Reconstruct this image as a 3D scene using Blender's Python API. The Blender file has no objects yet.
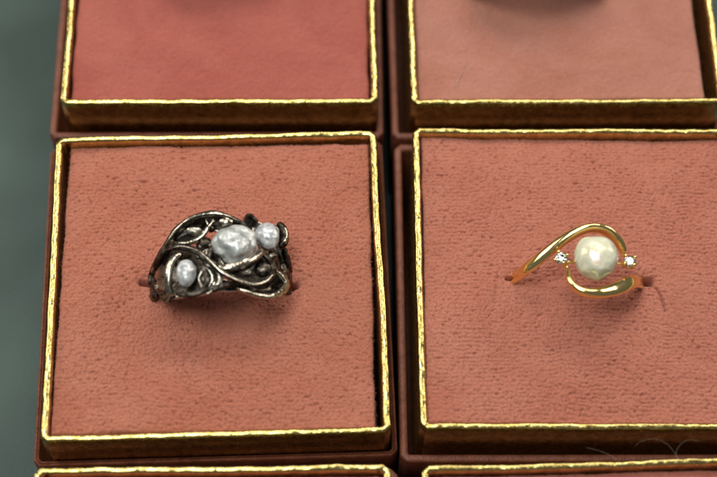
import bpy, bmesh, math, random
import numpy as np
from mathutils import Vector, Matrix, noise as mnoise

# ------------------------------------------------------------------ basics
# every coordinate below is in millimetres; meshes are scaled to metres on linking
MM = 0.001
scene = bpy.context.scene
COL = scene.collection
rng = np.random.default_rng(7)
random.seed(7)

TH, RL, D, F = math.radians(26.335), math.radians(-2.2355), 233.42, 1606.63
CAM = np.array([0, -D*math.sin(TH), D*math.cos(TH)])
FW = -CAM/np.linalg.norm(CAM)
RT0 = np.array([1., 0, 0]); UP0 = np.cross(RT0, FW)
RTC = math.cos(RL)*RT0 - math.sin(RL)*UP0
UPC = math.sin(RL)*RT0 + math.cos(RL)*UP0

def ray(px, py):
    d = FW + (px-358.5)/F*RTC - (py-238.5)/F*UPC
    return d/np.linalg.norm(d)

def at(px, py, z=0.):                    # point of the horizontal plane at height z
    d = ray(px, py); return CAM + d*((z-CAM[2])/d[2])

def tag(o, label=None, cat=None, group=None, kind=None):
    if label: o['label'] = label
    if cat: o['category'] = cat
    if group: o['group'] = group
    if kind: o['kind'] = kind
    return o

def empty(name, loc, rz=0.):
    o = bpy.data.objects.new(name, None); COL.objects.link(o)
    o.location = Vector(loc)*MM; o.rotation_euler = (0, 0, rz)
    o.empty_display_size = 0.005
    return o

def mesh_obj(name, verts, faces, mat, parent=None, smooth=True):
    """verts in world millimetres"""
    me = bpy.data.meshes.new(name)
    v = np.asarray(verts, float)*MM
    if parent is not None:
        inv = np.array((Matrix.Translation(parent.location) @ parent.rotation_euler.to_matrix().to_4x4()).inverted()) \
              if parent.parent is None else np.array(WORLD[parent.name].inverted())
        v = v @ inv[:3, :3].T + inv[:3, 3]
    if isinstance(faces, np.ndarray) and faces.ndim == 2:
        n, k = faces.shape
        me.vertices.add(len(v)); me.vertices.foreach_set('co', v.astype(np.float32).ravel())
        me.loops.add(n*k); me.loops.foreach_set('vertex_index', faces.astype(np.int32).ravel())
        me.polygons.add(n)
        me.polygons.foreach_set('loop_start', np.arange(0, n*k, k, dtype=np.int32))
        me.polygons.foreach_set('loop_total', np.full(n, k, dtype=np.int32))
        me.update(calc_edges=True)
    else:
        me.from_pydata([tuple(p) for p in v], [], [tuple(int(i) for i in f) for f in faces])
        me.update()
    if smooth: me.polygons.foreach_set('use_smooth', [True]*len(me.polygons))
    me.materials.append(mat)
    if len(v) < 200:
        bm = bmesh.new(); bm.from_mesh(me); bmesh.ops.recalc_face_normals(bm, faces=bm.faces); bm.to_mesh(me); bm.free()
    me.validate()
    o = bpy.data.objects.new(name, me); COL.objects.link(o)
    if parent is not None:
        o.parent = parent
        base = (Matrix.Translation(parent.location) @ parent.rotation_euler.to_matrix().to_4x4()) if parent.parent is None else WORLD[parent.name]
        WORLD[o.name] = base.copy()
    return o
WORLD = {}

class MB:
    def __init__(s): s.v = []; s.f = []
    def add(s, v, f):
        b = sum(len(x) for x in s.v)
        s.v.append(np.asarray(v, float)); s.f += [tuple(int(i)+b for i in q) for q in f]
        return s
    def build(s, name, mat, parent=None, smooth=True):
        return mesh_obj(name, np.concatenate(s.v), s.f, mat, parent, smooth)

def catmull(P, n):
    P = np.asarray(P, float); k = len(P)
    Q = np.vstack([2*P[0]-P[1], P, 2*P[-1]-P[-2]])
    out = []
    for i in range(k-1):
        p0, p1, p2, p3 = Q[i:i+4]
        for j in range(n):
            t = j/n
            out.append(.5*((2*p1)+(-p0+p2)*t+(2*p0-5*p1+4*p2-p3)*t*t+(-p0+3*p1-3*p2+p3)*t**3))
    out.append(P[-1]); return np.array(out)

def jit(p, s, f=1.):
    v = Vector((float(p[0])*f, float(p[1])*f, float(p[2])*f))
    n = mnoise.noise_vector(v)
    return np.array(n)*s

def sweep(P, W, T, nrm, n=10, m=14, pw=1., hammer=0., closed=False, capk=.15):
    """tube along control points P; half widths W (sideways) and half heights T (along nrm)"""
    P = np.asarray(P, float)
    W = np.broadcast_to(np.asarray(W, float), (len(P),)); T = np.broadcast_to(np.asarray(T, float), (len(P),))
    if closed:
        C = P; w = W; t = T
    else:
        D4 = catmull(np.column_stack([P, W, T]), n)
        C, w, t = D4[:, :3], np.abs(D4[:, 3]), np.abs(D4[:, 4])
    k = len(C); V = []
    for i in range(k):
        a = C[(i-1) % k] if closed else C[max(i-1, 0)]
        b = C[(i+1) % k] if closed else C[min(i+1, k-1)]
        tan = b-a; tan /= np.linalg.norm(tan)+1e-9
        N = nrm(C[i]) if callable(nrm) else np.asarray(nrm, float)
        N = N - tan*np.dot(N, tan); N /= np.linalg.norm(N)+1e-9
        B = np.cross(tan, N)
        e = 1.
        if not closed:
            s = min(i, k-1-i)/max(1, (k-1))
            e = min(1., (0.25+s/capk*.75)) if s < capk*.4 else 1.
            if s < capk*.4: e = math.sqrt(max(.02, s/(capk*.4)))*.85+.15
        for j in range(m):
            q = 2*math.pi*j/m; c_, s_ = math.cos(q), math.sin(q)
            c_ = math.copysign(abs(c_)**pw, c_); s_ = math.copysign(abs(s_)**pw, s_)
            p = C[i] + B*c_*w[i]*e + N*s_*t[i]*e
            if hammer: p = p + jit(p, hammer, 1.6) + jit(p, hammer*.5, 4.)
            V.append(p)
    Fc = []
    for i in range(k if closed else k-1):
        for j in range(m):
            i2 = (i+1) % k; j2 = (j+1) % m
            Fc.append((i*m+j, i*m+j2, i2*m+j2, i2*m+j))
    if not closed:
        V.append(C[0]); V.append(C[-1]); a = k*m; b = a+1
        for j in range(m):
            j2 = (j+1) % m
            Fc.append((a, j2, j)); Fc.append((b, (k-1)*m+j, (k-1)*m+j2))
    return np.array(V), Fc

def blob(c, ax, r, lump=.08, freq=.5, sub=4, seed=0., fine=.0, shape=None):
    """lumpy ellipsoid; ax = 3x3 rows of axes, r = radii"""
    bm = bmesh.new(); bmesh.ops.create_icosphere(bm, subdivisions=sub, radius=1)
    V = []
    for v in bm.verts:
        u = np.array(v.co)
        s = Vector((u[0]*freq*2+seed, u[1]*freq*2-seed, u[2]*freq*2+seed*.7))
        k = 1 + lump*mnoise.noise(s) + lump*.5*mnoise.noise(s*2.3)
        if fine:
            k += fine*(abs(mnoise.noise(s*3.1))-.2) + fine*.4*mnoise.noise(s*7)
        u = u*k
        if shape: u = shape(u)
        V.append(np.asarray(c) + ax.T @ (u*np.asarray(r)))
    Fc = [tuple(v.index for v in f.verts) for f in bm.faces]; bm.free()
    return np.array(V), Fc

# ------------------------------------------------------------------ materials
def newmat(name):
    m = bpy.data.materials.new(name); m.use_nodes = True
    nt = m.node_tree; b = nt.nodes['Principled BSDF']
    tc = nt.nodes.new('ShaderNodeTexCoord'); mp = nt.nodes.new('ShaderNodeMapping')
    mp.inputs['Scale'].default_value = (1000, 1000, 1000)      # texture space in millimetres
    nt.links.new(tc.outputs['Object'], mp.inputs['Vector'])
    return m, nt, b, mp.outputs['Vector']

def nz(nt, vec, scale, detail=4, rough=.55, dist=0.):
    n = nt.nodes.new('ShaderNodeTexNoise'); n.inputs['Scale'].default_value = scale
    n.inputs['Detail'].default_value = detail; n.inputs['Roughness'].default_value = rough
    n.inputs['Distortion'].default_value = dist
    nt.links.new(vec, n.inputs['Vector']); return n.outputs['Fac']

def ramp(nt, fac, stops):
    r = nt.nodes.new('ShaderNodeValToRGB'); e = r.color_ramp.elements
    while len(e) < len(stops): e.new(.5)
    for el, (p, c) in zip(e, stops):
        el.position = p; el.color = (c, c, c, 1) if isinstance(c, (int, float)) else (*c, 1)
    nt.links.new(fac, r.inputs['Fac']); return r.outputs['Color']

def mix(nt, a, b, fac, mode='MIX'):
    n = nt.nodes.new('ShaderNodeMix'); n.data_type = 'RGBA'; n.blend_type = mode
    for s, x in ((n.inputs[6], a), (n.inputs[7], b), (n.inputs[0], fac)):
        if isinstance(x, bpy.types.NodeSocket): nt.links.new(x, s)
        elif isinstance(x, tuple): s.default_value = (*x, 1)
        else: s.default_value = x
    return n.outputs[2]

def bump(nt, h, strength, dist, prev=None):
    n = nt.nodes.new('ShaderNodeBump'); n.inputs['Strength'].default_value = strength
    n.inputs['Distance'].default_value = dist*MM
    nt.links.new(h, n.inputs['Height'])
    if prev is not None: nt.links.new(prev, n.inputs['Normal'])
    return n.outputs['Normal']

def velvet(name, dark, light, sheen=.35, tint=(1, .72, .62)):
    m, nt, b, v = newmat(name)
    big = ramp(nt, nz(nt, v, .09, 3, .6, .8), [(.25, 0.), (.80, 1.)])       # brushed nap areas
    c = mix(nt, dark, light, big)
    f = ramp(nt, nz(nt, v, 5.2, 4, .75), [(.3, .72), (.7, 1.22)])           # single fibres of the pile
    c = mix(nt, c, f, 1., 'MULTIPLY')
    nt.links.new(c, b.inputs['Base Color'])
    b.inputs['Roughness'].default_value = .95; b.inputs['Specular IOR Level'].default_value = .1
    b.inputs['Sheen Weight'].default_value = sheen; b.inputs['Sheen Roughness'].default_value = .45
    b.inputs['Sheen Tint'].default_value = (*tint, 1)
    nt.links.new(bump(nt, nz(nt, v, 7., 4, .7), .75, .16), b.inputs['Normal'])
    return m

V_A = velvet('velvet_salmon', (.455, .146, .092), (.525, .198, .133), .30)
V_B = velvet('velvet_peach', (.46, .150, .099), (.535, .204, .140), .32)
V_C = velvet('velvet_coral', (.39, .098, .075), (.46, .138, .106), .16, (1, .6, .52))
V_D = velvet('velvet_dusty', (.42, .158, .108), (.50, .22, .165), .32)
V_E = velvet('velvet_rose', (.40, .11, .08), (.48, .16, .12), .25)

def foil_mat():
    m, nt, b, v = newmat('gold_foil')
    n = nz(nt, v, .8, 4, .6)
    c = mix(nt, (.44, .32, .10), (.74, .58, .22), ramp(nt, n, [(.35, 0.), (.65, 1.)]))
    nt.links.new(c, b.inputs['Base Color'])
    b.inputs['Metallic'].default_value = 1
    r = ramp(nt, nz(nt, v, 1.7, 5, .7), [(.3, .15), (.75, .36)])
    nt.links.new(r, b.inputs['Roughness'])
    n1 = bump(nt, nz(nt, v, .9, 3, .6, .6), .55, .13)
    nt.links.new(bump(nt, nz(nt, v, 4.5, 3, .6), .28, .03, n1), b.inputs['Normal'])
    return m
FOIL = foil_mat()

def leather_mat():
    m, nt, b, v = newmat('brown_leatherette')
    c = mix(nt, (.13, .036, .021), (.24, .076, .044), ramp(nt, nz(nt, v, .7, 5, .6), [(.3, 0.), (.7, 1.)]))
    c = mix(nt, c, (.30, .13, .09), ramp(nt, nz(nt, v, 2.5, 4, .75), [(.60, 0.), (.78, .55)]))
    nt.links.new(c, b.inputs['Base Color'])
    b.inputs['Roughness'].default_value = .52; b.inputs['Specular IOR Level'].default_value = .4
    vo = nt.nodes.new('ShaderNodeTexVoronoi'); vo.inputs['Scale'].default_value = 2.6
    nt.links.new(v, vo.inputs['Vector'])
    n1 = bump(nt, vo.outputs['Distance'], .5, .12)
    nt.links.new(bump(nt, nz(nt, v, 5, 4), .4, .06, n1), b.inputs['Normal'])
    return m
LEATHER = leather_mat()

def silver_mat():
    m, nt, b, v = newmat('oxidised_silver')
    g = nt.nodes.new('ShaderNodeNewGeometry')
    worn = ramp(nt, g.outputs['Pointiness'], [(.495, 0.), (.545, 1.)])       # worn edges stay bright
    spot = ramp(nt, nz(nt, v, 1.2, 4, .6), [(.44, 0.), (.66, 1.)])
    k = mix(nt, worn, spot, .16)
    c = mix(nt, (.026, .018, .013), (.70, .63, .53), k)
    nt.links.new(c, b.inputs['Base Color'])
    b.inputs['Metallic'].default_value = 1
    nt.links.new(ramp(nt, k, [(0., .52), (1., .2)]), b.inputs['Roughness'])
    n1 = bump(nt, nz(nt, v, 2.0, 4, .6), .5, .09)
    nt.links.new(bump(nt, nz(nt, v, 9, 3, .6), .3, .03, n1), b.inputs['Normal'])
    return m
SILVER = silver_mat()

def bright_silver_mat():
    m, nt, b, v = newmat('polished_silver')
    k = ramp(nt, nz(nt, v, 2.2, 5, .7), [(.34, 0.), (.54, 1.)])
    nt.links.new(mix(nt, (.10, .08, .06), (.52, .46, .37), k), b.inputs['Base Color'])
    b.inputs['Metallic'].default_value = 1
    b.inputs['Roughness'].default_value = .17
    nt.links.new(bump(nt, nz(nt, v, 2.4, 3, .55), .5, .10), b.inputs['Normal'])
    return m
BSILVER = bright_silver_mat()
def dark_silver_mat():
    m, nt, b, v = newmat('blackened_silver')
    k = ramp(nt, nz(nt, v, 2.0, 5, .7), [(.45, 0.), (.72, 1.)])
    nt.links.new(mix(nt, (.035, .026, .02), (.42, .36, .29), k), b.inputs['Base Color'])
    b.inputs['Metallic'].default_value = 1; b.inputs['Roughness'].default_value = .34
    nt.links.new(bump(nt, nz(nt, v, 2.6, 4, .6), .7, .1), b.inputs['Normal'])
    return m
DSILVER = dark_silver_mat()

def gold_mat():
    m, nt, b, v = newmat('polished_gold')
    b.inputs['Base Color'].default_value = (.95, .72, .30, 1)
    b.inputs['Metallic'].default_value = 1
    nt.links.new(ramp(nt, nz(nt, v, 3, 4), [(.3, .08), (.8, .22)]), b.inputs['Roughness'])
    nt.links.new(bump(nt, nz(nt, v, .9, 2), .25, .08), b.inputs['Normal'])
    return m
GOLD = gold_mat()

def pearl_mat(name, a, bcol, rough=.28, film=430., marb=.6, bs=.12):
    m, nt, b, v = newmat(name)
    w = ramp(nt, nz(nt, v, marb, 5, .6, 2.2), [(.36, 0.), (.62, 1.)])
    nt.links.new(mix(nt, a, bcol, w), b.inputs['Base Color'])
    b.inputs['Roughness'].default_value = rough
    b.inputs['Specular IOR Level'].default_value = .75
    b.inputs['IOR'].default_value = 1.62
    b.inputs['Coat Weight'].default_value = .9; b.inputs['Coat Roughness'].default_value = .10
    b.inputs['Subsurface Weight'].default_value = .25
    b.inputs['Subsurface Radius'].default_value = (.0010, .0008, .0006)
    b.inputs['Subsurface Scale'].default_value = .6
    b.inputs['Thin Film Thickness'].default_value = film; b.inputs['Thin Film IOR'].default_value = 1.45
    n1 = bump(nt, nz(nt, v, .9, 3, .5, 1.0), .40, bs*1.3)
    nt.links.new(bump(nt, nz(nt, v, 4.5, 3, .6), .25, bs*.2, n1), b.inputs['Normal'])
    return m
PEARL_G = pearl_mat('grey_pearl_nacre', (.25, .26, .25), (.60, .59, .56), .28, 0, .40, .14)
PEARL_L = pearl_mat('blue_pearl_nacre', (.29, .30, .32), (.62, .61, .60), .24, 0, .7, .08)
PEARL_W = pearl_mat('cream_pearl_nacre', (.69, .66, .48), (.83, .79, .64), .22, 430, .5, .14)

def diamond_mat():
    m, nt, b, v = newmat('diamond')
    b.inputs['Base Color'].default_value = (1, 1, 1, 1)
    b.inputs['Roughness'].default_value = .0; b.inputs['IOR'].default_value = 2.42
    b.inputs['Transmission Weight'].default_value = 1.
    return m
DIAMOND = diamond_mat()

def shelf_mat():
    m, nt, b, v = newmat('grey_green_shelf')
    c = mix(nt, (.019, .040, .031), (.048, .082, .067), ramp(nt, nz(nt, v, .035, 2, .5), [(.38, 0.), (.62, 1.)]))
    nt.links.new(c, b.inputs['Base Color'])
    b.inputs['Roughness'].default_value = .6
    nt.links.new(bump(nt, nz(nt, v, 1.4, 4), .5, .3), b.inputs['Normal'])
    return m
SHELF = shelf_mat()
def simple(name, col, rough=.6):
    m, nt, b, v = newmat(name); b.inputs['Base Color'].default_value = (*col, 1); b.inputs['Roughness'].default_value = rough
    nt.links.new(mix(nt, tuple(c*.8 for c in col), col, nz(nt, v, 3.)), b.inputs['Base Color'])
    return m
LINT = simple('lint', (.45, .38, .30), .6)

# ------------------------------------------------------------------ the shelf
ZS = -27.
def sheet(x0, x1, y0, y1, z, n=24):
    xs, ys = np.linspace(x0, x1, n), np.linspace(y0, y1, n)
    X, Y = np.meshgrid(xs, ys)
    V = np.column_stack([X.ravel(), Y.ravel(), np.full(n*n, z)])
    i = np.arange(n-1); a = (i[:, None]*n+i[None]).ravel()
    return V, np.column_stack([a, a+1, a+n+1, a+n])
sv, sf = sheet(-420, 420, -300, 520, ZS)
tag(mesh_obj('shelf_surface', sv, sf, SHELF), 'plain grey green shelf surface under the ring boxes', 'shelf', kind='structure')

# ------------------------------------------------------------------ numpy noise
def vnoise(X, Y, freq, seed):
    r = np.random.default_rng(seed); N = 256; G = r.random((N, N))
    x = X*freq+1000; y = Y*freq+1000; xi = np.floor(x).astype(int); yi = np.floor(y).astype(int)
    fx = x-xi; fy = y-yi; fx = fx*fx*(3-2*fx); fy = fy*fy*(3-2*fy)
    g = lambda a, b: G[a % N, b % N]
    return (g(xi, yi)*(1-fx)*(1-fy)+g(xi+1, yi)*fx*(1-fy)+g(xi, yi+1)*(1-fx)*fy+g(xi+1, yi+1)*fx*fy)*2-1

def pile(X, Y, seed, px=.42, py=.60, amp0=1., rows=.3):
    """height of the looped velvet pile: jittered tufts set in rows, pits between them"""
    r = np.random.default_rng(seed); N = 256
    jx = (r.random((N, N))-.5)*.95; jy = (r.random((N, N))-.5)*.9; hh = r.random((N, N)); ww = .85+.4*r.random((N, N))
    Yw = Y + .22*vnoise(X, Y, .35, seed+1) + .12*vnoise(X, Y, 1.1, seed+2)
    Xw = X + .30*vnoise(X, Y, .3, seed+3) + .25*Yw*vnoise(X, Y, .05, seed+8)
    ry = Yw/py; iy = np.floor(ry).astype(int)
    best = np.full(X.shape, 9.); bh = np.zeros(X.shape); second = np.full(X.shape, 9.)
    for dy in (-1, 0, 1):
        row = iy+dy; off = (row % 2)*.5
        rx = Xw/px + off; ix = np.floor(rx).astype(int)
        for dx in (-1, 0, 1):
            c = ix+dx; a, b = row % N, c % N
            ddx = (rx-(c+.5+jx[a, b]))/ww[a, b]; ddy = (ry-(row+.5+jy[a, b]*.8))*1.15
            d = ddx*ddx+ddy*ddy
            m = d < best
            second = np.where(m, best, np.minimum(second, d)); bh = np.where(m, hh[a, b], bh); best = np.where(m, d, best)
    edge = np.sqrt(second)-np.sqrt(best)
    crev = np.exp(-(edge/.16)**2)
    h = .15*(1-np.clip(best, 0, 1.2)) + .09*bh + .05*vnoise(X, Y, 2.6, seed+20) + .06*vnoise(X, Y, 4.6, seed+21)
    amp = .55+.45*np.clip(vnoise(X, Y, .25, seed+5)+.4, 0, 1)
    pit = np.clip((best-.46)/.22, 0, 1)
    amp = amp*amp0
    fr_ = ry-np.floor(ry)
    rowcut = np.exp(-(np.minimum(fr_, 1-fr_)/.15)**2)*np.clip(.35+vnoise(X, Y*.3, 1.3, seed+31), 0, 1)
    return h*(.4+.6*amp0) - amp*(.04*crev + .16*rows*rowcut + .24*pit*(.35+.65*np.clip(vnoise(X, Y, 1.5, seed+6)+.55, 0, 1)))

def seg_dist(X, Y, pts):
    best = np.full(X.shape, 1e9)
    for (a, b) in zip(pts[:-1], pts[1:]):
        ax, ay = a[:2]; bx, by = b[:2]; L = (bx-ax)**2+(by-ay)**2
        t = np.clip(((X-ax)*(bx-ax)+(Y-ay)*(by-ay))/L, 0, 1)
        best = np.minimum(best, (X-ax-t*(bx-ax))**2+(Y-ay-t*(by-ay))**2)
    return np.sqrt(best)

# ------------------------------------------------------------------ boxes
def poly_ring(hx, hy, ch, o, counts):
    """chamfered rectangle grown by o, subdivided; returns points, outward normals, and arc parameter"""
    dc = (hx+hy)/math.sqrt(2) - ch/math.sqrt(2)
    X, Y, Dg = hx+o, hy+o, math.sqrt(2)*(dc+o)
    c = [(X, -(Dg-X)), (X, Dg-X), (Dg-Y, Y), (-(Dg-Y), Y), (-X, Dg-X), (-X, -(Dg-X)), (-(Dg-Y), -Y), (Dg-Y, -Y)]
    P = []
    for i in range(8):
        a, b = np.array(c[i]), np.array(c[(i+1) % 8]); n = counts[i % 2]
        for j in range(n): P.append(a+(b-a)*j/n)
    return np.array(P)

def ring_sweep(h, ch, prof, wob=0., zw=0., seed=0, counts=(90, 4), floor=False, hy=None):
    hy = hy or h
    V = []; K = None
    base = poly_ring(h, hy, ch, 0, counts); K = len(base)
    s = np.arange(K)/K*4*2*h
    def n1(f, sd): return vnoise(s, s*0+sd*3.3, f, 100+sd)
    lat = wob*(n1(.06, seed)+.35*n1(.5, seed+1)); zz = zw*(n1(.12, seed+2)+.5*n1(.7, seed+3)+.3*n1(2., seed+4))
    nor = poly_ring(h, hy, ch, 1, counts)-base
    tl = n1(.22, seed+6)+.7*n1(.9, seed+7)
    for (o, z) in prof:
        P = poly_ring(h, hy, ch, o, counts)
        k = max(0., 1+z/6.) if zw else 1.
        P = P + nor*(lat*k)[:, None]
        V.append(np.column_stack([P, z+zz*k+(tl*.17*(o+.45)*max(0., 1+z/1.5) if zw > .1 else 0)]))
    V = np.concatenate(V); m = len(prof); Fc = []
    for i in range(m-1):
        for j in range(K):
            j2 = (j+1) % K; Fc.append((i*K+j, i*K+j2, (i+1)*K+j2, (i+1)*K+j))
    return V, Fc, K

def place(V, x, y, a):
    c, s = math.cos(a), math.sin(a)
    return np.column_stack([x+c*V[:, 0]-s*V[:, 1], y+s*V[:, 0]+c*V[:, 1], V[:, 2]])

ZV = -.80                                 # level of the velvet below the gold rim
def make_box(x, y, deg, label, vmat, ssize, sx, sy, ins, step, seed, grooves=(), pk=None, lip=1.15):
    a = math.radians(deg)
    root = empty('ring_box', (x, y, ZS), a)
    tag(root, label, 'ring box', 'open gold rimmed ring boxes')
    # outer tray of brown leatherette: wall, rounded lip, inner ledge and floor
    h = ssize/2
    zl = -7.2
    prof = [(0, ZS), (0, zl-.45), (-.07, zl-.2), (-.22, zl-.05), (-.45, zl), (-lip+.40, zl), (-lip+.20, zl-.07), (-lip+.05, zl-.25), (-lip, zl-.6), (-lip, ZS+1.5)]
    V, Fc, K = ring_sweep(h, .9, prof, .10, .07, seed+40, (80, 4))
    n = len(prof)
    Fc.append(tuple(range(K))[::-1]); Fc.append(tuple(range((n-1)*K, n*K)))
    V[:, 0] += sx; V[:, 1] += sy
    mesh_obj('outer_tray', place(V, x, y, a), Fc, LEATHER, root)
    # gold foil collar: outer wall, rolled rim, inner wall
    t = 1.04
    prof = [(-.02, ZS+1.6), (0, -14), (0, -9), (.02, -5), (.0, -2.6), (-.03, -1.0), (.0, -.86), (.05, -.78), (.06, -.68), (.01, -.60), (-.03, -.52), (-.03, -.30), (-.08, -.14), (-.20, -.04), (-.38, .0),
            (-.64, -.01), (-.82, -.09), (-.95, -.24), (-t, -.6), (-t, -1.2), (-t, -2.5), (-t, -6), (-t, -12), (-t, ZS+1.6)]
    V, Fc, K = ring_sweep(24., .85, prof, .17, .12, seed, (170, 7))
    V = V + np.array([jit(p, .028, .7) for p in V])
    mesh_obj('gold_collar', place(V, x, y, a), Fc, FOIL, root)
    # velvet insert, a height field with rolled edges and a skirt
    wx, wy, ox, oy, ra = ins
    nx, ny = int(wx/step), int(wy/step)
    gx = np.linspace(-wx/2, wx/2, nx); gy = np.linspace(-wy/2, wy/2, ny)
    GX, GY = np.meshgrid(gx, gy)
    dx = wx/2-np.abs(GX); dy = wy/2-np.abs(GY)
    dd = np.minimum(dx, dy)
    X = GX + .16*vnoise(GY, GX*0+seed, .35, seed)*np.clip(np.abs(GX)/wx*2-.7, 0, 1)*3.
    Y = GY + .12*vnoise(GX, GY*0+seed, .35, seed+9)*np.clip(np.abs(GY)/wy*2-.7, 0, 1)*3.
    H = pile(GX, GY, seed, **(pk or {}))
    r = .6
    roll = np.where(dd < r, (r-np.sqrt(np.clip(r*r-(r-dd)**2, 0, None))), 0)
    H = H + .28*vnoise(GX, GY, .09, seed+11) + .10*vnoise(GX, GY, .4, seed+12) - roll*.9
    ca, sa = math.cos(a+ra), math.sin(a+ra)
    WX = x + math.cos(a)*ox-math.sin(a)*oy + ca*X-sa*Y; WY = y + math.sin(a)*ox+math.cos(a)*oy + sa*X+ca*Y
    for g in grooves:
        d = seg_dist(WX, WY, g['p'])
        H = H - g['d']*np.exp(-(d/g['w'])**2) - g.get('d2', 0)*np.exp(-(d/g.get('w2', 1))**2)
    H = H + .75*((1-(2*GX/wx)**2)*(1-(2*GY/wy)**4)) - .45 - .45*np.clip(2*GY/wy-.72, 0, 1)/.28
    Z = ZV + H
    V = np.column_stack([WX.ravel(), WY.ravel(), Z.ravel()])
    i = np.arange(ny-1)[:, None]*nx + np.arange(nx-1)[None]; i = i.ravel()
    Fq = np.column_stack([i, i+1, i+nx+1, i+nx])
    b = np.concatenate([np.arange(nx), np.arange(1, ny)*nx+nx-1, (ny-1)*nx+np.arange(nx-2, -1, -1), np.arange(ny-2, 0, -1)*nx])
    S = V[b].copy(); S[:, 2] = -16.
    nb = len(b); q = np.arange(nb)
    Fs = np.column_stack([b, np.roll(b, -1)[q], len(V)+(q+1) % nb, len(V)+q])[:, ::-1]
    V2 = np.vstack([V, S])
    # loose pile fibres standing up from the nap and along the cut edges
    rr = np.random.default_rng(seed+77)
    nf = 26000 if step < .15 else 5000
    idx = rr.integers(0, nx*ny, nf)
    eidx = rr.choice(b, nf//7)
    idx = np.concatenate([idx, eidx]); nf = len(idx)
    P = V[idx] + rr.normal(0, .05, (nf, 3))*[1, 1, 0]
    dirv = np.column_stack([rr.normal(.15, .55, nf), rr.normal(-.25, .55, nf), rr.uniform(.35, 1., nf)])
    dirv /= np.linalg.norm(dirv, axis=1)[:, None]
    L = rr.uniform(.14, .34, nf)[:, None]; L[-len(eidx):] *= 1.5
    side = np.cross(dirv, rr.normal(0, 1, (nf, 3))); side /= np.linalg.norm(side, axis=1)[:, None]
    w = .018
    A0 = P-side*w-dirv*.05; B0 = P+side*w-dirv*.05; mid = P+dirv*L*.6; C0 = mid+side*w*.8; D0 = P+dirv*L+side*.0-side*w*.2+np.array([0, 0, -1])*L*.1
    FV = np.stack([A0, B0, C0, D0], 1).reshape(-1, 3)
    k0 = len(V2); q = np.arange(nf)*4+k0
    V3 = np.vstack([V2, FV]); F3 = np.vstack([Fq, Fs, np.column_stack([q, q+1, q+2, q+3])])
    mesh_obj('velvet_insert', V3, F3, vmat, root)
    return root

def G(pts, d, w, d2=0, w2=1.): return dict(p=[at(px, py, ZV) for px, py in pts], d=d, w=w, d2=d2, w2=w2)
BOX = dict(A=(-20.155, -7.246, 4.142), B=(32.475, -3.893, 2.390), C=(-23.049, 45.923, 2.687), D=(29.966, 48.307, 3.109), E=(-17.344, -59.131, 2.97), FF=(35.444, -56.238, 3.929))
make_box(*BOX['A'], 'gold rimmed ring box with salmon velvet holding the dark silver three pearl ring', V_A, 51.2, -.42, .70,
         (44.7, 45.6, -.05, 0, math.radians(-1.0)), .105, 11,
         [G([(141, 283), (151, 284)], 2.0, .30, .35, 1.3), G([(290, 286), (296, 284.5)], 2.2, .36, .4, 1.2), G([(151, 284), (222, 288), (290, 287)], .5, 2.0)], lip=.78)
make_box(*BOX['B'], 'gold rimmed ring box with peach velvet holding the yellow gold single pearl ring', V_B, 51.4, -.80, -.50,
         (45.2, 45.9, -.2, 0, math.radians(-.3)), .105, 23,
         [G([(507, 277.5), (516, 278)], 1.6, .24, .3, 1.2), G([(516, 278), (575, 282), (640, 281)], .3, 1.3), G([(642, 280.5), (651, 281.5)], 3.4, .42, .3, 1.1),
          G([(650, 282), (657, 289), (662, 299), (665, 311)], .95, .13, .10, .6),
          G([(498, 278), (496, 287), (495, 303)], .30, .28), G([(641, 281), (645, 281)], 2.0, .42)], dict(px=.44, py=.60, rows=.8))
make_box(*BOX['C'], 'gold rimmed ring box with coral red velvet, behind the dark silver ring box', V_C, 51.8, -.70, 0,
         (45.4, 45.8, .1, 0, 0), .22, 37, (), dict(amp0=.45))
make_box(*BOX['D'], 'gold rimmed ring box with dusty pink velvet, behind the gold pearl ring box', V_D, 51.8, -.90, .1,
         (44.0, 45.8, -.85, 0, 0), .22, 41, (), dict(amp0=.35))
make_box(*BOX['E'], 'gold rimmed ring box mostly cut off in front of the dark silver ring box', V_E, 51.4, -.2, 0,
         (45.0, 45.6, 0, 0, 0), .20, 59)
make_box(*BOX['FF'], 'gold rimmed ring box mostly cut off in front of the gold pearl ring box', V_E, 50.6, -.5, -.6,
         (45.0, 45.6, 0, 0, 0), .20, 61)

# ------------------------------------------------------------------ ring frame: a cylinder whose axis lies level, across the slot
class Frame:
    def __init__(s, pl, pr, zc, sc=1.):
        a, b = at(*pl, ZV), at(*pr, ZV)
        s.c = (a+b)/2; s.c[2] = zc
        s.s = (b-a); s.s[2] = 0; s.hw = np.linalg.norm(s.s)/2; s.s /= np.linalg.norm(s.s)
        s.a = np.array([-s.s[1], s.s[0], 0]); s.z = np.array([0, 0, 1.])
        s.R = math.sqrt(s.hw**2+(ZV-zc)**2)
        s.ax = np.array([s.s, s.a, s.z])
    def p(s, px, py, dr=0.):                # where the line of sight first meets the cylinder of radius R+dr
        r = s.R+dr; d = ray(px, py); o = CAM-s.c
        ox, oz, dx, dz = o@s.s, o[2], d@s.s, d[2]
        A = dx*dx+dz*dz; B = ox*dx+oz*dz; C = ox*ox+oz*oz-r*r
        disc = B*B-A*C
        t = (-B-math.sqrt(disc))/A if disc > 0 else -B/A
        return CAM+d*t
    def q(s, ang, y, dr=0.):                # by angle (0 = right, 90 = top)
        g = math.radians(ang); r = s.R+dr
        return s.c+s.s*math.cos(g)*r+s.z*math.sin(g)*r+s.a*y
    def n(s, P):                            # outward radial direction
        v = P-s.c; v = v-s.a*np.dot(v, s.a); return v/(np.linalg.norm(v)+1e-9)

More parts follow.
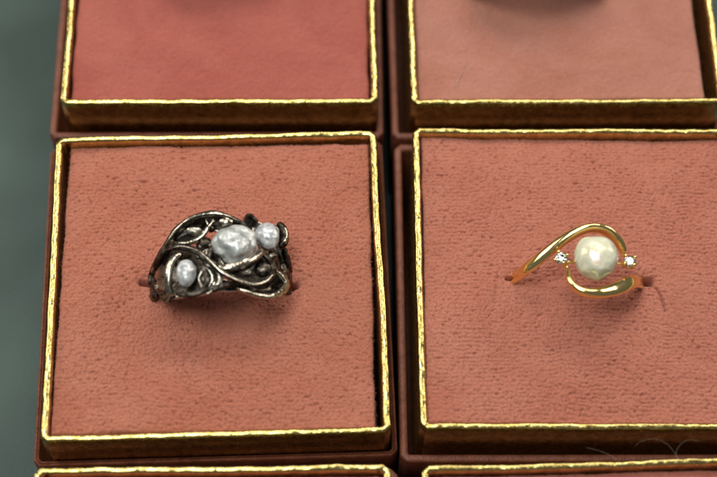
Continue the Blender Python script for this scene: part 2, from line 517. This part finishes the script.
def leaf(fr, out, centre, drc, thick=.28, rings=10, sub=8, curl=1.6, vein=.0, ham=.05):
    """cupped metal leaf laid on the ring: outline of (px, py, dr) hollowed towards its centre"""
    O = catmull(np.array(out+[out[0]], float), sub)[:-1]; K = len(O)
    top = []; c = np.array([centre[0], centre[1], drc], float)
    for i in range(rings+1):
        t = i/rings
        for o in O:
            q = c+(o-c)*t; q[2] = drc+(o[2]-drc)*t**curl
            P = fr.p(q[0], q[1], q[2]); N = fr.n(P)
            P = P+N*vein*math.sin(t*14+o[0]*.3)+jit(P, ham, .9)+jit(P, ham*.5, 2.4)
            top.append(P)
    top = np.array(top); bot = np.array([P-fr.n(P)*thick for P in top])
    V = np.vstack([top, bot]); nT = len(top); Fc = []
    for i in range(rings):
        for j in range(K):
            j2 = (j+1) % K
            Fc.append((i*K+j, i*K+j2, (i+1)*K+j2, (i+1)*K+j)); Fc.append((nT+i*K+j, nT+(i+1)*K+j, nT+(i+1)*K+j2, nT+i*K+j2))
    for j in range(K):
        j2 = (j+1) % K; Fc.append((rings*K+j, rings*K+j2, nT+rings*K+j2, nT+rings*K+j))
    return V, Fc

# ------------------------------------------------------------------ dark silver ring with three pearls
fa = Frame((151, 284), (291, 286), -2.4)
ra = empty('pearl_ring', (fa.c[0], fa.c[1], fa.c[2]-fa.R), math.atan2(fa.s[1], fa.s[0]))
tag(ra, 'dark oxidised silver ring of curling leaves set with three baroque pearls', 'ring', 'rings standing in the velvet slots')
# shank: the round band below the velvet with a rising shoulder at either side
m = MB()
angs = [-208, -196, -180, -150, -120, -90, -60, -30, 0, 16, 28]
pts = [fa.q(g, (1.6 if g > 0 else -1.4 if g < -190 else .2*math.cos(math.radians(g))), -.45-(.5 if (g < -205 or g > 25) else 0)) for g in angs]
m.add(*sweep(pts, [.6, 1.7, 1.9, 1.6, 1.5, 1.5, 1.5, 1.7, 2.0, 1.8, .6], .5, fa.n, n=8, m=16, pw=.7, hammer=.07))
m.build('shank', DSILVER, ra)
def wire(px, w, t, dr=None, ham=.035, name=None, mat=None, parent=None, mb=None, pw=.62, n=9):
    pts = [fa.p(*q) for q in px]
    return sweep(pts, [k*1.14 for k in w], t*1.1, fa.n, n=n, m=16, pw=pw, hammer=ham)
# leaf and tendril work, plus thin wires added as bright edge glints
lf = MB()
# upper left cupped leaf
lf.add(*leaf(fa, [(168, 246, .2), (175, 231, .5), (190, 220, .7), (206, 216, .9), (214, 219, .8), (209, 228, .6), (202, 236, .7), (190, 242, .7), (177, 244, .3)], (193, 230), -.5, .3))
# shield around the left pearl
lf.add(*leaf(fa, [(152, 281, -.3), (157, 262, .2), (166, 250, .6), (180, 248, .8), (195, 252, .9), (207, 261, .9), (214, 274, .5), (216, 286, .1), (206, 294, -.2), (186, 297, -.2), (166, 298, -.4), (158, 290, -.5)], (184, 274), -.9, .4, vein=.03, ham=.12))
# dark hanging tab under the left pearl
tabm = MB(); tabm.add(*leaf(fa, [(155, 288, -.1), (170, 292, .2), (172, 297, .1), (166, 303, -.1), (162, 300, -.2)], (165, 295), -.1, .5))
# flared fluted sheet right of the left pearl
lf.add(*leaf(fa, [(198, 258, 1.0), (210, 266, 1.0), (222, 274, .8), (222, 284, .5), (212, 291, .2), (202, 293, .2), (197, 280, .2), (200, 268, .6)], (208, 278), .35, .4, vein=.12, ham=.14))
# bed under the middle pearl
lf.add(*leaf(fa, [(214, 248, .2), (222, 236, .2), (236, 230, .3), (250, 234, .3), (258, 246, .3), (256, 258, .2), (243, 266, .2), (226, 268, .2)], (236, 250), -.7, .5))
# long leaf below the middle pearl, holding the bud
lf.add(*leaf(fa, [(209, 262, .8), (222, 266, .6), (238, 266, .6), (250, 260, .7), (260, 255, .9), (270, 260, 1.0), (274, 270, 1.0), (268, 279, .8), (256, 284, .8), (240, 282, .8), (224, 275, .8)], (246, 272), -.3, .35))
# lower right leaf
lf.add(*leaf(fa, [(238, 289, .3), (250, 288, .1), (264, 284, .1), (276, 272, .3), (284, 278, .6), (286, 286, .6), (281, 293, .6), (268, 297, .5), (252, 295, .4)], (268, 289), -.8, .3))
# pointed plate and cup behind the right pearl
lf.add(*leaf(fa, [(243, 226, .4), (249, 215, 1.0), (257, 221, .7), (264, 226, .6), (262, 240, .1), (252, 240, .1)], (254, 230), 0., .4))
lf.add(*leaf(fa, [(256, 232, .3), (266, 224, .4), (280, 226, .6), (286, 236, .5), (284, 248, .2), (286, 262, -.1), (290, 280, -.3), (280, 276, -.2), (272, 258, .2), (260, 246, .3)], (273, 243), -.7, .45, ham=.1))
# webs filling gaps in the openwork
lf.add(*leaf(fa, [(196, 243, .1), (203, 238, .2), (209, 240, .2), (209, 246, .1), (203, 252, .2), (196, 252, .3)], (200, 247), -.1, .4))
lf.add(*leaf(fa, [(206, 250, .1), (214, 242, .1), (218, 250, .2), (220, 264, .4), (213, 263, .5), (206, 257, .3)], (213, 255), -.1, .4))
lf.add(*leaf(fa, [(204, 219, .5), (222, 218, .7), (240, 225, .6), (236, 231, .2), (222, 231, .1), (210, 229, .1)], (222, 225), -.1, .4))
lf.add(*leaf(fa, [(212, 276, .2), (226, 280, .4), (246, 285, .3), (256, 290, .1), (240, 291, -.1), (222, 291, -.1), (212, 290, 0)], (230, 286), -.3, .4))  # sheet added to stand in for the dark shading below the long stem
tabm.build('hanging_tab', DSILVER, ra)
lf.build('leaf_work_and_fill', SILVER, ra)
kn = MB()
def knob(px, py, dr, r, seed): kn.add(*blob(fa.p(px, py, dr), fa.ax, r, .15, .8, 3, seed, .05))
knob(205.5, 242.5, .45, (.85, .8, .55), 1.); knob(211, 229, .35, (.6, .5, .5), 2.); knob(211, 246, .3, (.5, .8, .5), 4.)
knob(272, 256, .4, (.8, .8, .6), 5.); knob(200, 256, .8, (.7, .6, .4), 6.)
kn.build('knob', DSILVER, ra)
for (px, py, dr, r, sd) in ((194, 231, .25, (1.15, .75, .6), 3.), (263, 269, .55, (1.25, 1.15, .75), 8.)):
    mb = MB(); mb.add(*blob(fa.p(px, py, dr), fa.ax, r, .12, .7, 4, sd, .06)); mb.build('bud', SILVER if sd < 5 else DSILVER, ra)
for P, w, t, mt in [
    ([(149, 285, -.6), (153, 270, -.1), (160, 256, .3), (168, 244, .6), (177, 230, .8), (193, 219, 1.0), (212, 214.5, 1.1), (226, 217, 1.1), (241, 223.5, 1.0), (252, 233, .7)], [.45, .4, .42, .5, .42, .42, .50, .40, .30, .25], .38, SILVER),
    ([(172, 242, .5), (181, 243.5, .9), (191, 242.5, 1.0), (202, 236, 1.05), (208.5, 227, 1.1), (215, 220, 1.1)], [.16, .22, .27, .3, .28, .2], .28, BSILVER),
    ([(150, 276, .1), (158, 260, .7), (168, 249, 1.0), (181, 247, 1.2), (196, 251, 1.35), (209, 261, 1.4), (221, 271, 1.3), (237, 279.5, 1.25), (254, 284, 1.2), (267, 280.5, 1.3), (273.5, 271, 1.4), (270, 261, 1.3), (262, 254, 1.1)],
        [.3, .36, .42, .42, .40, .40, .36, .33, .38, .42, .42, .36, .2], .34, SILVER),
    ([(183, 254.5, 1.1), (175.5, 257.5, 1.6), (170, 266, 1.8), (168.2, 278, 1.7), (169, 289, 1.2), (173, 296, .5)], [.25, .42, .52, .52, .46, .3], .42, BSILVER),
    ([(214, 264.5, .9), (224, 267.5, 1.5), (236, 266, 1.8), (248, 261, 1.9), (259, 254.5, 1.6), (263, 250, 1.2)], [.22, .40, .46, .50, .44, .25], .34, BSILVER),
    ([(236, 288, .5), (247, 292.5, .9), (258, 295.5, 1.0), (271, 296.5, 1.1), (282, 291.5, 1.2), (286, 283.5, 1.2), (281, 275.5, 1.0), (274, 271, .7)], [.18, .25, .34, .42, .50, .50, .38, .2], .35, BSILVER),
    ([(277.5, 223.5, .9), (283, 228, 1.6), (285.2, 236, 1.8), (283.5, 243, 1.6), (279.5, 247.5, 1.0)], [.3, .42, .48, .52, .4], .4, SILVER),
    ([(151, 279, .0), (157, 259, .8), (166, 244.5, 1.2), (176, 229.5, 1.4), (192, 217.5, 1.6), (211, 213, 1.75), (226, 215.3, 1.7), (240, 221.5, 1.5)], [.08, .11, .13, .17, .13, .19, .13, .08], .12, BSILVER),  # thin bright wire added on the arc's crest to stand in for its glints
    ([(165, 250.5, 1.5), (180, 246.5, 1.75), (196, 250, 1.9), (209, 260, 1.9), (221, 271.5, 1.8), (237, 280, 1.7), (254, 284.3, 1.7), (268, 280, 1.8), (274.5, 271, 1.8)], [.06, .09, .10, .09, .12, .16, .19, .19, .10], .12, BSILVER),  # added glint line riding on the edge of the long stem
    ([(284.5, 227, 2.1), (287, 236, 2.2), (284, 243.5, 2.0)], [.1, .22, .28], .18, BSILVER),  # added glint line on the right prong
    ([(243, 227, .6), (248.5, 215.5, 1.3), (258, 223, 1.0)], [.22, .28, .22], .25, SILVER),
    ([(221.5, 229, .9), (222, 223.5, 1.8), (227, 221.5, 2.2), (232, 223.5, 2.0)], [.35, .5, .52, .35], .45, BSILVER),
    ([(206, 262, .9), (212, 250, .7), (217, 240, .5), (221, 231, .6)], [.3, .38, .38, .3], .35, SILVER),
    ([(199, 293, .5), (206, 284, .9), (205, 272, 1.2), (200, 260, 1.3)], [.2, .3, .33, .25], .3, SILVER),
    ([(212, 291, .4), (222, 286, .8), (236, 284, .7), (250, 287, .5)], [.3, .36, .3, .2], .35, SILVER),
    ([(176, 293.5, .4), (186, 295, .7), (198, 293.5, .6), (207, 288, .6)], [.25, .32, .32, .25], .3, SILVER),
    ([(284, 248, .3), (288, 264, -.1), (291, 280, -.5), (291, 288, -.8)], [.4, .5, .55, .5], .4, SILVER)]:
    mb = MB(); mb.add(*wire(P, w, t)); mb.build('tendril_or_glint', mt, ra)
def pearl(fr, px, py, dr, r, mat, root, seed, lump, fine, shape=None, freq=.5, tilt=0.):
    g = math.radians(tilt); ax = fr.ax.copy()
    ax = np.array([ax[0]*math.cos(g)+ax[1]*math.sin(g), -ax[0]*math.sin(g)+ax[1]*math.cos(g), ax[2]])
    P = fr.p(px, py, dr)
    mb = MB(); mb.add(*blob(P, ax, r, lump, freq, 6, seed, fine, shape)); return mb.build('pearl', mat, root)
pm = pearl(fa, 234.5, 245, 1.5, (3.05, 2.75, 2.1), PEARL_G, ra, 3.3, .22, .02, tilt=10, freq=.55)
pm['label'] = 'largest lumpy grey white pearl in the middle'
pl = pearl(fa, 186, 273, 1.1, (1.45, 1.95, 1.35), PEARL_L, ra, 9.1, .10, .015)
pl['label'] = 'small oval bluish pearl at the left'
def tri(u):
    k = 1 + .18*u[1]; return np.array([u[0]*k + .16*(-u[1]), u[1], u[2]])
pr_ = pearl(fa, 267.5, 237, 1.1, (1.72, 2.0, 1.4), PEARL_L, ra, 5.7, .12, .015, tri)
pr_['label'] = 'small tapering pearl at the right'

# ------------------------------------------------------------------ gold bypass ring with one pearl and two diamonds
fb = Frame((512, 278), (644, 282), -2.4)
rb = empty('pearl_ring', (fb.c[0], fb.c[1], fb.c[2]-fb.R), math.atan2(fb.s[1], fb.s[0]))
tag(rb, 'polished yellow gold bypass ring with one round cream pearl between two small diamonds', 'ring', 'rings standing in the velvet slots')
def bp(q): return fb.p(*q)
up = [fb.q(-90, 0, -.4), fb.q(-125, 0, -.4), fb.q(-160, 0, -.35), fb.q(-184, 0, -.35), bp((523, 271.5, -.3)), bp((535, 262.5, -.2)), bp((549, 251, -.1)), bp((565, 239, .15)), bp((580, 231, .4)), bp((593, 228, .6)), bp((606, 230.5, .6)), bp((615.5, 238.5, .4)), bp((621.5, 246.5, .2)), bp((624, 253, 0))]
mb = MB(); mb.add(*sweep(up, [.9, .9, .88, .86, .90, .92, .86, .72, .62, .56, .54, .54, .48, .34], [.5, .5, .5, .5, .52, .56, .65, .8, .95, 1.05, 1., .9, .7, .5], fb.n, n=14, m=24, pw=.86, capk=.04))
mb.build('upper_band', GOLD, rb)
lo = [fb.q(-90, 0, -.4), fb.q(-55, 0, -.4), fb.q(-22, 0, -.35), fb.q(4, -.1, -.4), bp((634, 281.5, -.25)), bp((617, 288.5, .1)), bp((601, 292.5, .35)), bp((587, 293, .5)), bp((575.5, 288, .5)), bp((569.5, 279.5, .35)), bp((568.2, 270, .1))]
mb = MB(); mb.add(*sweep(lo, [.9, .9, .88, .86, .95, .98, .80, .58, .52, .46, .36], [.5, .5, .5, .5, .52, .6, .75, .85, .85, .8, .6], fb.n, n=14, m=24, pw=.86, capk=.04))
mb.build('lower_band', GOLD, rb)
def taper(u):
    k = 1-.17*max(0, -u[1]-.1)
    nub = -.13*math.exp(-((u[0]-.10)/.34)**2) if u[1] < -.4 else 0
    y_ = u[1] if u[1] > -.72 else -.72+(u[1]+.72)*.55
    return np.array([u[0]*k+.02*u[1], y_*1.03+nub*max(0, (-u[1]-.4)/.6), u[2]])
pearl(fb, 596, 258, 1.3, (3.12, 3.15, 2.8), PEARL_W, rb, 1.9, .085, .0, taper, freq=.5)
# pearl cup, posts and prongs
def seat(px, py, dr0, dr1, r0, r1):
    P0 = fb.p(px, py, 0); N = fb.n(P0); t = fb.a; s = np.cross(t, N); V = []; m_ = 28
    prof = [(r0, dr0), (r1, dr1), (r1-.18, dr1), (r0-.15, dr0)]
    for (r, dr) in prof:
        for j in range(m_):
            g = 2*math.pi*j/m_; V.append(P0+N*dr+(s*math.cos(g)+t*math.sin(g))*r)
    Fc = [(i*m_+j, i*m_+(j+1) % m_, ((i+1) % 4)*m_+(j+1) % m_, ((i+1) % 4)*m_+j) for i in range(4) for j in range(m_)]
    return np.array(V), Fc
mb = MB(); mb.add(*seat(597, 260, -.9, -.35, .9, 1.7))
for (a_, b_) in (((565, 262, -.2), (590, 262, -.6)), ((627, 264, -.2), (602, 262, -.6)), ((622, 251, .0), (627, 259, -.1)), ((568, 268, .0), (563, 262, -.2))):
    mb.add(*sweep([bp(a_), (bp(a_)+bp(b_))/2-np.array([0, 0, .25]), bp(b_)], .26, .26, fb.n, n=6, m=10))
mb.build('pearl_mount', GOLD, rb)
def brilliant(c, N, s, t, r):
    V = []; Fc = []
    def ringv(rad, h, n, off): 
        b = len(V)
        for j in range(n):
            g = 2*math.pi*(j+off)/n; V.append(c+N*h+(s*math.cos(g)+t*math.sin(g))*rad)
        return b
    a = ringv(r*.56, r*.32, 8, 0); b = ringv(r*.82, r*.2, 8, .5); g = ringv(r, .04*r, 16, 0); g2 = ringv(r, -.03*r, 16, 0)
    q = ringv(r*.5, -.45*r, 8, .5); V.append(c-N*r*.86); cu = len(V)-1
    Fc.append(tuple(range(a, a+8)))
    for j in range(8):
        j2 = (j+1) % 8
        Fc.append((a+j, b+j, a+j2)); Fc.append((a+j2, b+j, g+(2*j+2) % 16, b+j2)[:4])
        Fc.append((b+j, g+2*j, g+(2*j+1) % 16)); Fc.append((b+j, g+(2*j+1) % 16, g+(2*j+2) % 16))
        Fc.append((q+j, g2+(2*j+1) % 16, g2+2*j)); Fc.append((q+j, g2+(2*j+2) % 16, g2+(2*j+1) % 16))
        Fc.append((q+j, g2+(2*j+2) % 16, q+j2)); Fc.append((q+j, q+j2, cu))
    for j in range(16): Fc.append((g+j, g2+j, g2+(j+1) % 16, g+(j+1) % 16))
    return np.array(V), Fc
for (px, py, dr, tilt, pa) in ((561.3, 258.2, .55, (-.16, -.02), 20), (629.8, 261.3, .55, (-.06, .085), 35)):
    P = fb.p(px, py, dr); N = np.array([tilt[0], tilt[1], 1.]); N /= np.linalg.norm(N)
    t_ = np.cross(N, fb.s); t_ /= np.linalg.norm(t_); s_ = np.cross(t_, N); r = .92
    mb = MB(); mb.add(*brilliant(P, N, s_, t_, r)); mb.build('diamond', DIAMOND, rb, smooth=False)
    mb = MB()
    for k in range(4):
        g = math.radians(pa+90*k); e = s_*math.cos(g)+t_*math.sin(g)
        mb.add(*sweep([P-N*1.6+e*.35, P-N*.7+e*.62, P+e*1.0, P+N*.26+e*.96, P+N*.36+e*.8], [.2, .2, .2, .2, .18], [.2, .2, .2, .2, .18], e, n=5, m=10))
        mb.add(*blob(P+N*.30+e*.92, fb.ax, (.28, .28, .28), .05, .5, 3, k))
    for (rr_, h_) in ((.60, -.62), (.42, -1.3)):
        C = [P+N*h_+(s_*math.cos(u)+t_*math.sin(u))*rr_ for u in np.linspace(0, 2*math.pi, 24, endpoint=False)]
        mb.add(*sweep(C, .12, .12, N, m=8, closed=True))
    mb.build('prong_setting', GOLD, rb)

# ------------------------------------------------------------------ rings standing in the two back boxes (at the frame's top edge)
def back_ring(box, R, w, mat, stone, label, zc, yo=0., xo=0.):
    x, y, dg = BOX[box]; a = math.radians(dg)
    s = np.array([math.cos(a), math.sin(a), 0]); ay = np.array([-s[1], s[0], 0]); c = np.array([x, y, zc])+ay*yo+s*xo
    r = empty('stone_ring', (c[0], c[1], c[2]-R), a)
    tag(r, label, 'ring', 'rings standing in the velvet slots')
    nr = lambda P: (P-c)-ay*np.dot(P-c, ay)
    C = [c+(s*math.cos(g)+np.array([0, 0, 1])*math.sin(g))*R for g in np.linspace(0, 2*math.pi, 72, endpoint=False)]
    W = [w*(.55+.45*max(0, math.sin(g))) for g in np.linspace(0, 2*math.pi, 72, endpoint=False)]
    mb = MB(); mb.add(*sweep(C, W, .6, nr, m=16, pw=.75, closed=True)); mb.build('band', mat, r)
    top = c+np.array([0, 0, R+1.0]); ax = np.array([s, ay, [0, 0, 1.]])
    mb = MB(); mb.add(*blob(top, ax, (w*1.35, w*1.1, 1.9), .06, .5, 5, 2.)); mb.build('stone', stone, r)
    mb = MB()
    for k in range(8):
        g = k*math.pi/4+.2; e = s*math.cos(g)*w*1.35+ay*math.sin(g)*w*1.1
        mb.add(*sweep([top-np.array([0, 0, 1.6])+e*.6, top-np.array([0, 0, .3])+e*1.05, top+np.array([0, 0, .9])+e*.88], .3, .3, (0, 0, 1), n=5, m=8))
    mb.build('prong_setting', mat, r)
back_ring('C', 9.6, 2.6, SILVER, PEARL_L, 'blurred silver ring in the coral red velvet at the top edge', -1.5)
back_ring('D', 10.4, 4.2, SILVER, PEARL_G, 'blurred wide silver ring in the dusty pink velvet at the top edge', -.5, -2., -3.6)

# ------------------------------------------------------------------ lint
def lint(px, lab, r=.008):
    P = [at(a, b, z) for a, b, z in px]
    mb = MB(); mb.add(*sweep(P, r, r, (0, .3, 1), n=10, m=6)); o = mb.build('lint_fibre', LINT)
    tag(o, lab, 'lint')
lint([(635, 446, -1.4), (642, 441, -.5), (655, 439, .2), (667, 444, .3), (675, 454, .1), (678, 464, .3)], 'curly pale lint fibre hanging over the dark gap at the lower right')
lint([(681, 461, .3), (676, 455, .1), (679, 446, .2), (688, 440, .2), (700, 441, -.3)], 'short lint fibre looping beside the curly one at the lower right')
lint([(585, 447, -2.), (600, 451, -1.), (613, 457, 0), (622, 465, .4)], 'thin lint fibre lying on the lower rim left of the curly ones')
lint([(466, 60, -.8), (462, 72, -.5), (457, 82, -.5), (456, 91, -.8)], 'pale blurred lint fibre on the dusty pink velvet', .03)

# ------------------------------------------------------------------ lamps, world, camera
w = bpy.data.worlds.new('World'); scene.world = w; w.use_nodes = True
w.node_tree.nodes['Background'].inputs[0].default_value = (.95, .97, .95, 1)
w.node_tree.nodes['Background'].inputs[1].default_value = .13
def area(name, loc, target, sx, sy, power, col):
    l = bpy.data.lights.new(name, 'AREA'); l.shape = 'RECTANGLE'; l.size = sx*MM; l.size_y = sy*MM; l.energy = power; l.color = col
    o = bpy.data.objects.new(name, l); COL.objects.link(o); o.location = Vector(loc)*MM
    d = Vector(target)-Vector(loc); o.rotation_euler = d.to_track_quat('-Z', 'Y').to_euler(); return o
area('display_lamp', (60, 330, 420), (0, 0, 0), 460, 130, 1.3, (1., .95, .87))
area('ceiling_lamp', (-150, 20, 640), (0, 0, 0), 380, 260, 3.0, (.94, 1., .96))
area('left_gleam_fill', (-420, 160, 230), (0, 0, 0), 160, 260, .7, (1., .98, .9))  # unseen soft source, added to give the gold a gleam
area('facet_flash_fill', (390, 225, 230), (0, 0, 0), 150, 200, .55, (1., .95, .86))  # unseen source, placed so the gold ring's lower facet mirrors a white flash

cd = bpy.data.cameras.new('Camera'); co = bpy.data.objects.new('Camera', cd); COL.objects.link(co); scene.camera = co
M3 = Matrix(((RTC[0], UPC[0], -FW[0]), (RTC[1], UPC[1], -FW[1]), (RTC[2], UPC[2], -FW[2])))
co.matrix_world = Matrix.Translation(Vector(CAM)*MM) @ M3.to_4x4()
cd.sensor_width = 36; cd.lens = F/717*36; cd.clip_start = .005; cd.clip_end = 20
cd.dof.use_dof = True; cd.dof.focus_distance = .2315; cd.dof.aperture_fstop = 12.5; cd.dof.aperture_blades = 7
scene.render.engine = 'CYCLES'
scene.view_settings.view_transform = 'Standard'; scene.view_settings.look = 'None'
scene.view_settings.exposure = 0; scene.view_settings.gamma = 1
scene.cycles.max_bounces = 10
